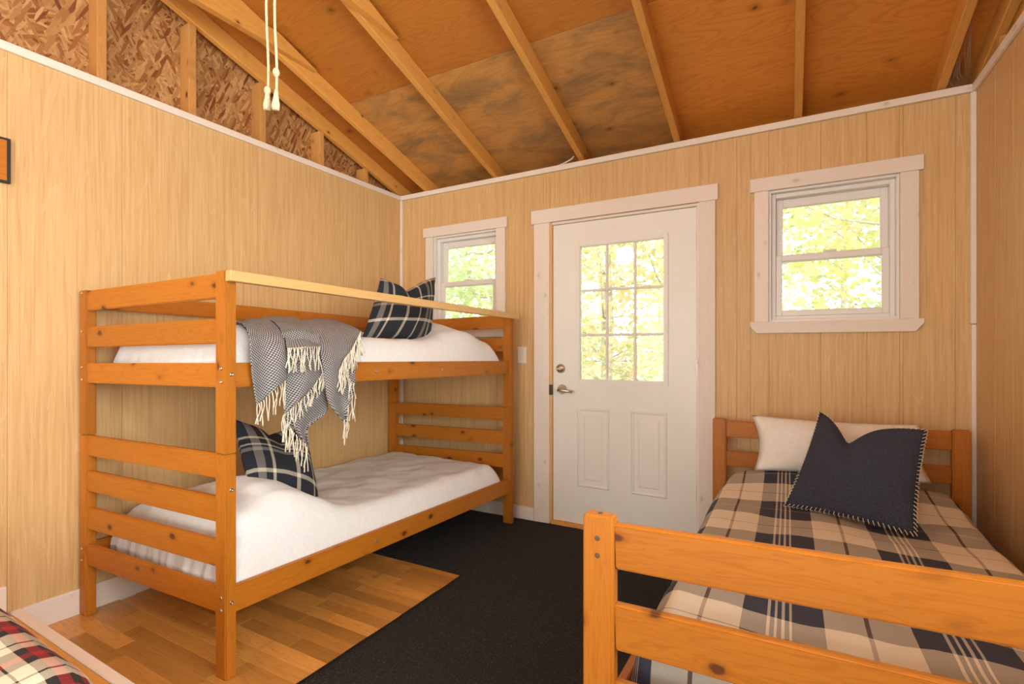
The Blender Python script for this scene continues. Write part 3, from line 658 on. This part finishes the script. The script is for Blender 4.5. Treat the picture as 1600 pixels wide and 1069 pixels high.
def cushion(name, bl, br, tr, tl, thick, dip, mat, n=26, pinch=.06, bend=0, uv0=(0, 0), dipw=.2, dipu=.5, parent=None, seed=0):
    bl, br, tr, tl = map(Vector, (bl, br, tr, tl)); W = ((br-bl).length+(tr-tl).length)/2; H = ((tl-bl).length+(tr-br).length)/2
    nrm = ((br-bl).cross(tl-bl)).normalized(); up = ((tl-bl)+(tr-br)).normalized()
    def base(u, v):
        uu = .5+(u-.5)*(1-pinch*math.sin(math.pi*v)); vv = .5+(v-.5)*(1-pinch*math.sin(math.pi*u))
        p = (bl*(1-uu)+br*uu)*(1-vv)+(tl*(1-uu)+tr*uu)*vv
        a = abs(u-dipu)/dipw; p -= up*dip*math.exp(-a**1.3)*v**2.2
        return p
    V, UV, Fc = [], [], []; idx = {}
    for s in (1, -1):
        for i in range(n+1):
            for j in range(n+1):
                u, v = i/n, j/n; edge = i in (0, n) or j in (0, n)
                if s == -1 and edge: idx[s, i, j] = idx[1, i, j]; continue
                t = thick/2*(math.sin(math.pi*u)*math.sin(math.pi*v))**.55
                t *= 1-.55*math.exp(-((u-dipu)/(dipw*.5))**2)*v**3*(1 if dip else 0)
                p = base(u, v)+nrm*(s*t)+nrm*bend*((u-.5)**2+(v-.5)**2)
                p += nrm*s*.006*noise.noise((u*5+seed, v*5, s))*(0 if edge else 1)
                idx[s, i, j] = len(V); V.append(p); UV.append((u*W+uv0[0], v*H+uv0[1]))
        for i in range(n):
            for j in range(n):
                q = [idx[s, i, j], idx[s, i+1, j], idx[s, i+1, j+1], idx[s, i, j+1]]; Fc.append(tuple(q if s > 0 else reversed(q)))
    cc = (bl+br+tr+tl)/4
    o_ = mesh(name, [v-cc for v in V], Fc, mat, parent, Matrix.Translation(cc), True, UV)
    rim = [base(i/400, 0) for i in range(400)]+[base(1, i/400) for i in range(400)]+[base(1-i/400, 1) for i in range(400)]+[base(0, 1-i/400) for i in range(400)]
    return o_, rim, nrm
c1, _, _ = cushion('cushion', onX(564, 530, -1.90), onX(673, 534, -1.94), onX(681, 432, -2.05), onX(595, 432, -2.0), .17, .10, M['navy_plaid'], pinch=.05, dipu=.46, dipw=.26, uv0=(.02, .05))
tag(c1, 'navy plaid cushion standing on the top bunk', 'cushion', 'navy plaid cushions')
c2, _, _ = cushion('cushion', onX(393, 775, -2.02), onX(503, 808, -2.02), onX(476, 672, -2.26), onX(362, 652, -2.26), .17, .06, M['navy_plaid'], pinch=.04, dipu=.42, dipw=.22, uv0=(.02, .05), seed=3)
tag(c2, 'navy plaid cushion leaning on the bottom bunk', 'cushion', 'navy plaid cushions')

# ------------------------------------------------------------------ throw blanket over the top rail
RN = Vector((1, -.0367, 0)).normalized(); RP = Vector((-1.757, 1.07, 1.1))+RN*.0131      # face of the top side rail
def on_front(x, y, off):
    r = ray(x, y); k = (RP+RN*off-Vector((0, 0, HC))).dot(RN)/r.dot(RN); return r*k+Vector((0, 0, HC))
tw = empty('throw_blanket', on_front(470, 560, .02), 'grey houndstooth throw with cream fringe hanging over the top bunk rail', 'blanket')
def cr(p, t):
    """Catmull-Rom through a list of tuples"""
    m = len(p)-1; f = min(t*m, m-1e-6); i = int(f); f -= i
    a, b, c_, e = p[max(i-1, 0)], p[i], p[i+1], p[min(i+2, m)]
    return tuple(.5*(2*q+(r_-p_)*f+(2*p_-5*q+4*r_-s)*f*f+(3*q-p_-3*r_+s)*f**3) for p_, q, r_, s in zip(a, b, c_, e))
def cloth(rows, nu=22, nv=36, wave=.010, ph=0):
    L = [r[:2]+(r[4],) for r in rows]; R = [r[2:4]+(r[5],) for r in rows]; V, UV, Fc = [], [], []
    for j in range(nv+1):
        a = cr(L, j/nv); b = cr(R, j/nv)
        for i in range(nu+1):
            u = i/nu; x = a[0]+(b[0]-a[0])*u; y = a[1]+(b[1]-a[1])*u; of = a[2]+(b[2]-a[2])*u
            of += wave*math.sin(u*7+ph+j/nv*2)*min(1, j/nv*2)+wave*.8
            y2 = y-(5*math.sin(math.pi*u) if j == 0 else 5*math.sin(math.pi*u)*max(0, 1-j/nv*5))
            p = on_front(x, y2, of); V.append(p); UV.append((p.y*.8+p.z*.12, p.z*.8-p.y*.18))
    for j in range(nv):
        for i in range(nu): Fc.append((j*(nu+1)+i, j*(nu+1)+i+1, (j+1)*(nu+1)+i+1, (j+1)*(nu+1)+i))
    cc = on_front(470, 560, .02)
    o_ = mesh('cloth_fold', [v-cc for v in V], Fc, M['throw'], tw, Matrix.Translation(cc), True, UV)
    md = o_.modifiers.new('thickness', 'SOLIDIFY'); md.thickness = .003; md.offset = 0
    return o_
# rows: left x, y, right x, y (where the fold shows in the photograph), distance in front of the rail at both ends
cloth([(364, 506, 424, 500, -.16, -.20), (378, 506, 436, 512, -.06, -.10), (389, 524, 444, 530, -.01, -.02), (391, 553, 448, 556, .012, .016), (394, 589, 449, 580, .014, .02), (401, 634, 447, 593, .010, .02)], ph=1)
cloth([(405, 497, 480, 502, -.30, -.30), (428, 503, 490, 512, -.14, -.14), (444, 526, 496, 533, -.02, -.03), (449, 546, 501, 544, .040, .040)], nv=24, ph=2)
cloth([(440, 520, 500, 524, -.03, -.03), (446, 560, 504, 560, .008, .010), (447, 600, 508, 580, .010, .014), (443, 652, 497, 593, .012, .022)], ph=3)
cloth([(470, 570, 503, 570, .002, .000), (478, 610, 508, 612, .003, -.002), (462, 636, 512, 632, .004, -.006), (446, 652, 509, 646, .006, -.008), (460, 672, 482, 669, .004, .0), (479, 698, 482, 697, .004, .002)], ph=4)
cloth([(452, 505, 526, 501, -.25, -.26), (478, 511, 564, 518, -.14, -.10), (497, 540, 557, 545, -.01, .0), (503, 566, 555, 574, .028, .020), (508, 600, 555, 602, .030, .020), (513, 629, 547, 633, .024, .018), (535, 657, 541, 660, .020, .018)], ph=5)
fv, ff = [], []
def fringe(pts, n, length, off, spread=4, r=.0021):
    rr = random.Random(len(fv)+3)
    for i in range(n):
        x, y = cr(pts, i/(n-1))[:2]; L = length*rr.uniform(.8, 1.15); dx = rr.uniform(-spread, spread); w = rr.uniform(-3, 3)
        tube_data([on_front(x+dx*t+w*math.sin(t*5), y-1+L*t, off+.004*rr.uniform(-1, 1)+.004*math.sin(t*6+i)) for t in (0, .25, .5, .75, 1)], lambda t: r*(1.35 if t > .95 else 1), 5, fv, ff)
fringe([(402, 632), (412, 626), (425, 612), (437, 602), (446, 594)], 13, 37, .024)
fringe([(450, 545), (465, 544), (480, 543), (500, 543)], 20, 36, .056, 7)
fringe([(443, 650), (455, 640), (470, 626), (485, 611), (497, 594), (506, 580)], 24, 27, .034, 3)
fringe([(442, 653), (452, 667), (466, 684), (480, 697)], 18, 40, .020, 3)
fringe([(564, 519), (558, 531), (548, 549), (537, 564), (531, 582)], 30, 36, .046, 5)
fringe([(531, 583), (536, 588), (545, 592), (553, 600)], 8, 30, .046, 5)
fringe([(544, 634), (549, 622), (553, 612)], 7, 40, .030, 4)
fringe([(537, 657), (542, 657)], 4, 36, .028, 4)
cc = on_front(470, 560, .02)
fo = mesh('fringe', [v-cc for v in fv], ff, M['yarn'], tw, Matrix.Translation(cc), True); fo['kind'] = 'stuff'; fo['label'] = 'cream yarn fringe'

# ------------------------------------------------------------------ single bed
sb = empty('single_bed', (.15, 2.0, fz(.15, 2)), 'honey pine single bed with slatted head and foot at the right', 'bed')
PE = (-.424, -.350, 1.098, 1.138); PF = (-.374, -.304, 2.975, 3.015); PG = (.662, .730, 2.995, 3.035); PH = (.66, .73, 1.06, 1.10)
for P, tz in ((PE, .797), (PF, .793), (PG, .806), (PH, .835)):
    zf = fz((P[0]+P[1])/2, (P[2]+P[3])/2)+.008; box('post', *P, zf, tz, M['bunk'], sb, .006, 3)
def bedrail(pl_, pr_, zl, zr_, t=.024):
    beam('end_rail', (pl_[1]-.004, (pl_[2]+pl_[3])/2+.004, sum(zl)/2), (pr_[0]+.004, (pr_[2]+pr_[3])/2+.004, sum(zr_)/2), (zl[1]-zl[0]+zr_[1]-zr_[0])/2, t, M['bunk'], sb, .006, seg=3)
for zl, zr2 in (((.674, .781), (.718, .822)), ((.487, .596), (.53, .637)), ((.308, .418), (.35, .458))): bedrail(PE, PH, zl, zr2)
for zl, zr2 in (((.690, .783), (.709, .797)), ((.528, .616), (.552, .634)), ((.36, .45), (.38, .47))): bedrail(PF, PG, zl, zr2)
beam('side_rail', (-.388, PE[3]-.003, .262), (-.341, PF[2]+.003, .262), .10, .026, M['bunk'], sb, .004)
beam('side_rail', (.695, PH[3]-.003, .29), (.696, PG[2]+.003, .28), .10, .026, M['bunk'], sb, .004)
box('bed_base', -.365, .68, 1.16, 2.97, .27, .285, M['guard'], sb, .002)
for (x, y_, z, ax) in ((-.387, PE[2]-.0002, .745, (0, -1, 0)), (-.387, PE[2]-.0002, .705, (0, -1, 0)), (-.387, 1.118, .7972, (0, 0, 1))): 
    lathe('plug', [(0, .006), (.001, .006), (.0012, .004)], (x, y_, z), ax, M['dark_gap'], sb, 12)
o = puff('comforter', lambda y: -.352+.05*gs(y-2.97, .25), lambda y: .69, 1.165, 2.955, lambda x, y: .2855,
         lambda x, y: .50+.075*gs(y-2.85, .2)*gs(x-.15, .42)+.012*math.sin(x*9+y*3)*.5, .085, M['comforter'], 44, 84, .010, 5)
uvl = o.data.uv_layers[0].data
for l in uvl: l.uv = (l.uv[0]+.29+.367*3, l.uv[1]-2.38+.315+.42*6)
tag(o, 'beige and navy plaid comforter on the single bed', 'comforter')
V, Fc = [], []
pl, _, _ = cushion('pillow', onY(1178, 735, 2.80), onY(1458, 757, 2.84), onY(1440, 664, 2.915), onY(1174, 648, 2.895), .19, 0, M['pillow'], pinch=.09, seed=5)
tag(pl, 'cream pillow propped against the headboard of the single bed', 'pillow')
nc, rim, nn = cushion('cushion', onZ(1226, 790, .515), onZ(1432, 838, .515), onY(1449, 672, 2.52), onY(1282, 640, 2.70), 0.16, .135, M['navy'], pinch=.05, dipu=.37, dipw=.19, seed=9)
tag(nc, 'solid navy cushion with cream whipstitched edges on the single bed', 'cushion')
sv, sf = [], []
acc = 0; last = rim[0]; ctr = sum(rim, Vector())/len(rim)
for p in rim[1:]+rim[:1]:
    acc += (p-last).length; last = p
    if acc > .016:
        acc = 0; q = (ctr-p).normalized(); t_ = nn.cross(q)
        tube_data([p+q*.010+nn*.010, p+nn*.006-q*.003, p-q*.004, p-nn*.006-q*.003, p+q*.010-nn*.010], .0013, 4, sv, sf)
so_ = mesh('whipstitch', [v-WM[nc].translation for v in sv], sf, M['yarn'], nc, Matrix.Translation(WM[nc].translation)); so_['kind'] = 'stuff'; so_['label'] = 'cream whipstitching'

# red plaid quilt at the bottom left
o = puff('plaid_quilt', lambda y: -2.70, lambda y: -1.165, -.9, .55, lambda x, y: .101, lambda x, y: .52+.03*gs(x+1.9, .5), .13, M['red_plaid'], 40, 60, .008, 5)
tag(o, 'puffy red, cream and black plaid quilt in the bottom left corner', 'quilt')

# ------------------------------------------------------------------ small things
s = empty('light_switch', (-1.662, YB, 1.137), 'ivory light switch between the bunk bed and the door', 'light switch')
pt = box('plate', -1.698, -1.626, YB+.003, YB+.0098, 1.078, 1.196, M['switch'], s, .002)
box('toggle', -1.668, -1.656, YB-.008, YB+.0035, 1.130, 1.150, M['switch'], s, .002)
for z in (1.108, 1.166): lathe('screw', [(0, .0035), (.001, .003)], (-1.662, YB+.003, z), (0, -1, 0), M['nickel'], s, 10)
sg = empty('wall_sign', (XL, .6, 1.95), 'small wooden board with black edge on the left wall', 'sign')
box('backing', XL+.0005, XL+.014, .40, .767, 1.858, 2.042, M['black'], sg, .002); box('face', XL+.0135, XL+.016, .41, .755, 1.868, 2.032, M['bunk'], sg, .001)
def cord(x, y_, zb_, label, knot, zt):
    e = empty('pull_cord', (x, y_, zb_), label, 'cord', 'pull cords')
    rr = random.Random(int(x*1000)); n = 26
    tube('rope', [(x+.0025*math.sin(i*1.1+knot*9)*(1 if i else 0), y_+.002*math.cos(i*.9), zb_+.05+(zt-zb_-.05)*i/n) for i in range(n+1)], .0032, M['rope'], e, 7)
    kx = x+.0025*math.sin(knot*9)
    lathe('knot', [(-.011, .003), (-.006, .0075), (0, .0085), (.006, .007), (.011, .003)], (kx, y_, zb_+.05+knot), (0, 0, 1), M['rope'], e, 12)
    lathe('tassel', [(0, .0085), (.012, .010), (.028, .007), (.05, .0045)], (kx-.002, y_, zb_), (.06, 0, 1), M['rope'], e, 12)
pa = onY(418, 172, .80); pb2 = onY(431, 172, .80)
cord(pa.x, pa.y, pa.z, 'cream pull cord with the knot just above its frayed end', .0, zr(.8)+vd); cord(pb2.x, pb2.y, pb2.z, 'cream pull cord with a knot higher up, right of the other', .045, zr(.8)+vd)
o = tube('cable', [onY(x, y_, YB+.02) for x, y_ in ((824, 273), (836, 270.5), (850, 267), (865, 262), (880, 256), (893, 249), (897, 244))], .0055, M['wire'], None, 8)
tag(o, 'white cable lying on the wall top between two rafters', 'cable')
wv, wf = [], []; rr = random.Random(5)
for k in range(34):
    a = Vector((.667, YB-.15+rr.uniform(-.25, .16), 0)); a.z = zr(a.y)+rr.uniform(0, .08); b = Vector((rr.uniform(.68, .755), YB+rr.uniform(-.01, .04), HT+.003+rr.uniform(0, .03)))
    mid = (a+b)/2+Vector((0, 0, -.02)); tube_data([a, mid, b], .0006, 3, wv, wf)
cw = mesh('cobweb', [v-Vector((.7, YB, 2.45)) for v in wv], wf, M['web'], None, Matrix.Translation((.7, YB, 2.45))); tag(cw, 'dusty cobweb between the last rafter and the right corner', 'cobweb', kind='stuff')
# two globe lamps added to brighten the room, unseen behind and above the camera
for x, lab in ((-1.95, 'unseen globe lamp added for fill light near the left wall'), (-.15, 'unseen globe lamp added for fill light near the right wall')):
    e = empty('fill_globe', (x, -.35, 2.4), lab, 'lamp', 'added fill lamps')
    zt = zr(2*RIDGE+.35)+vd
    tube('stem', [(x, -.35, 2.56), (x, -.35, 2.9), (x, -.35, zt)], .008, M['nickel'], e, 8)
    lathe('globe', [(-.125+.25*i/16, max(.004, math.sqrt(max(0, .125**2-(-.125+.25*i/16)**2)))) for i in range(17)], (x, -.35, 2.45), (0, 0, 1), M['globe'], e, 24)

# ------------------------------------------------------------------ outdoors
gr = mesh('ground', [(-30, YB+.3, -.7), (30, YB+.3, -.7), (30, 45, -.2), (-30, 45, -.2)], [(0, 1, 2, 3)], M['concrete']); tag(gr, 'leaf-strewn ground outside the windows', kind='structure')
def tree(x, y, h, lean, leaf, seed, label, r0=.07, nleaf=2000, crown=1.9, low=.6):
    rr = random.Random(seed); e = empty('tree', (x, y, -.6), label, 'tree', 'trees outside')
    pts = [(x+lean*t*h+.08*math.sin(t*6+seed), y+.05*math.cos(t*5), -.6+h*t) for t in [i/8 for i in range(9)]]
    tube('trunk', pts, lambda t: r0*(1-.75*t), M['bark'], e, 8)
    bv, bf, tips = [], [], []
    for k in range(16):
        t = rr.uniform(.18, .95); p = Vector(pts[min(8, int(t*8))]); a = rr.uniform(0, 6.28); L = crown*rr.uniform(.5, 1.1)*(1.1-.6*t)
        q = p+Vector((math.cos(a)*L, math.sin(a)*L*.8, L*rr.uniform(.1, .7))); m_ = (p+q)/2+Vector((0, 0, -.08*L))
        tube_data([p, m_, q], lambda t: .016*(1-.8*t), 5, bv, bf); tips += [m_, q, (m_+q)/2, q]
    b0 = mesh('branches', [v-Vector((x, y, 0)) for v in bv], bf, M['bark'], e, Matrix.Translation((x, y, 0)), True); b0['kind'] = 'stuff'
    V, Fc = [], []
    for k in range(nleaf):
        c_ = rr.choice(tips)+Vector((rr.gauss(0, .32), rr.gauss(0, .32), rr.gauss(0, .24))); s_ = rr.uniform(.035, .075)
        u = Vector((rr.gauss(0, 1), rr.gauss(0, 1), rr.gauss(0, .5))).normalized(); w = u.orthogonal(); w.rotate(Matrix.Rotation(rr.uniform(0, 6.28), 3, u))
        b_ = len(V); t2 = u.cross(w).normalized(); V += [c_-u*s_, c_+t2*s_*.62, c_+u*s_*1.1, c_-t2*s_*.62]; Fc.append((b_, b_+1, b_+2, b_+3))
    f = mesh('foliage', [v-Vector((x, y, 0)) for v in V], Fc, leaf, e, Matrix.Translation((x, y, 0))); f['kind'] = 'stuff'
TL = {'leaf_y': 'yellow-green leafy tree outside the door and windows', 'leaf_g': 'green leafy tree outside the door and windows', 'leaf_o': 'pale golden autumn tree outside the door and windows'}
for i, (x, y, h, ln, lf) in enumerate(((-2.3, 6.6, 5.2, .04, 'leaf_y'), (-3.6, 6.0, 5.0, -.03, 'leaf_g'), (-1.35, 6.2, 5.0, .05, 'leaf_o'), (-2.9, 8.6, 6.2, .03, 'leaf_o'), (-1.1, 8.4, 6.4, .10, 'leaf_y'),
        (-4.6, 8.2, 6.0, .02, 'leaf_y'), (-.2, 9.8, 6.5, -.02, 'leaf_g'), (.75, 5.6, 4.6, .06, 'leaf_y'), (1.9, 6.4, 5.0, -.04, 'leaf_g'), (1.2, 7.8, 5.6, .03, 'leaf_o'), (-5.6, 6.6, 5.2, .05, 'leaf_g'), (2.9, 8.4, 6.0, -.03, 'leaf_y'), (-6.4, 9.8, 6.2, .0, 'leaf_g'), (-3.8, 11.0, 6.5, .0, 'leaf_g'), (-1.6, 11.5, 6.5, .0, 'leaf_g'), (1.0, 11.5, 6.5, .0, 'leaf_y'))):
    tree(x, y, h, ln, M[lf], 100+i, TL[lf], r0=rnd.uniform(.05, .09))
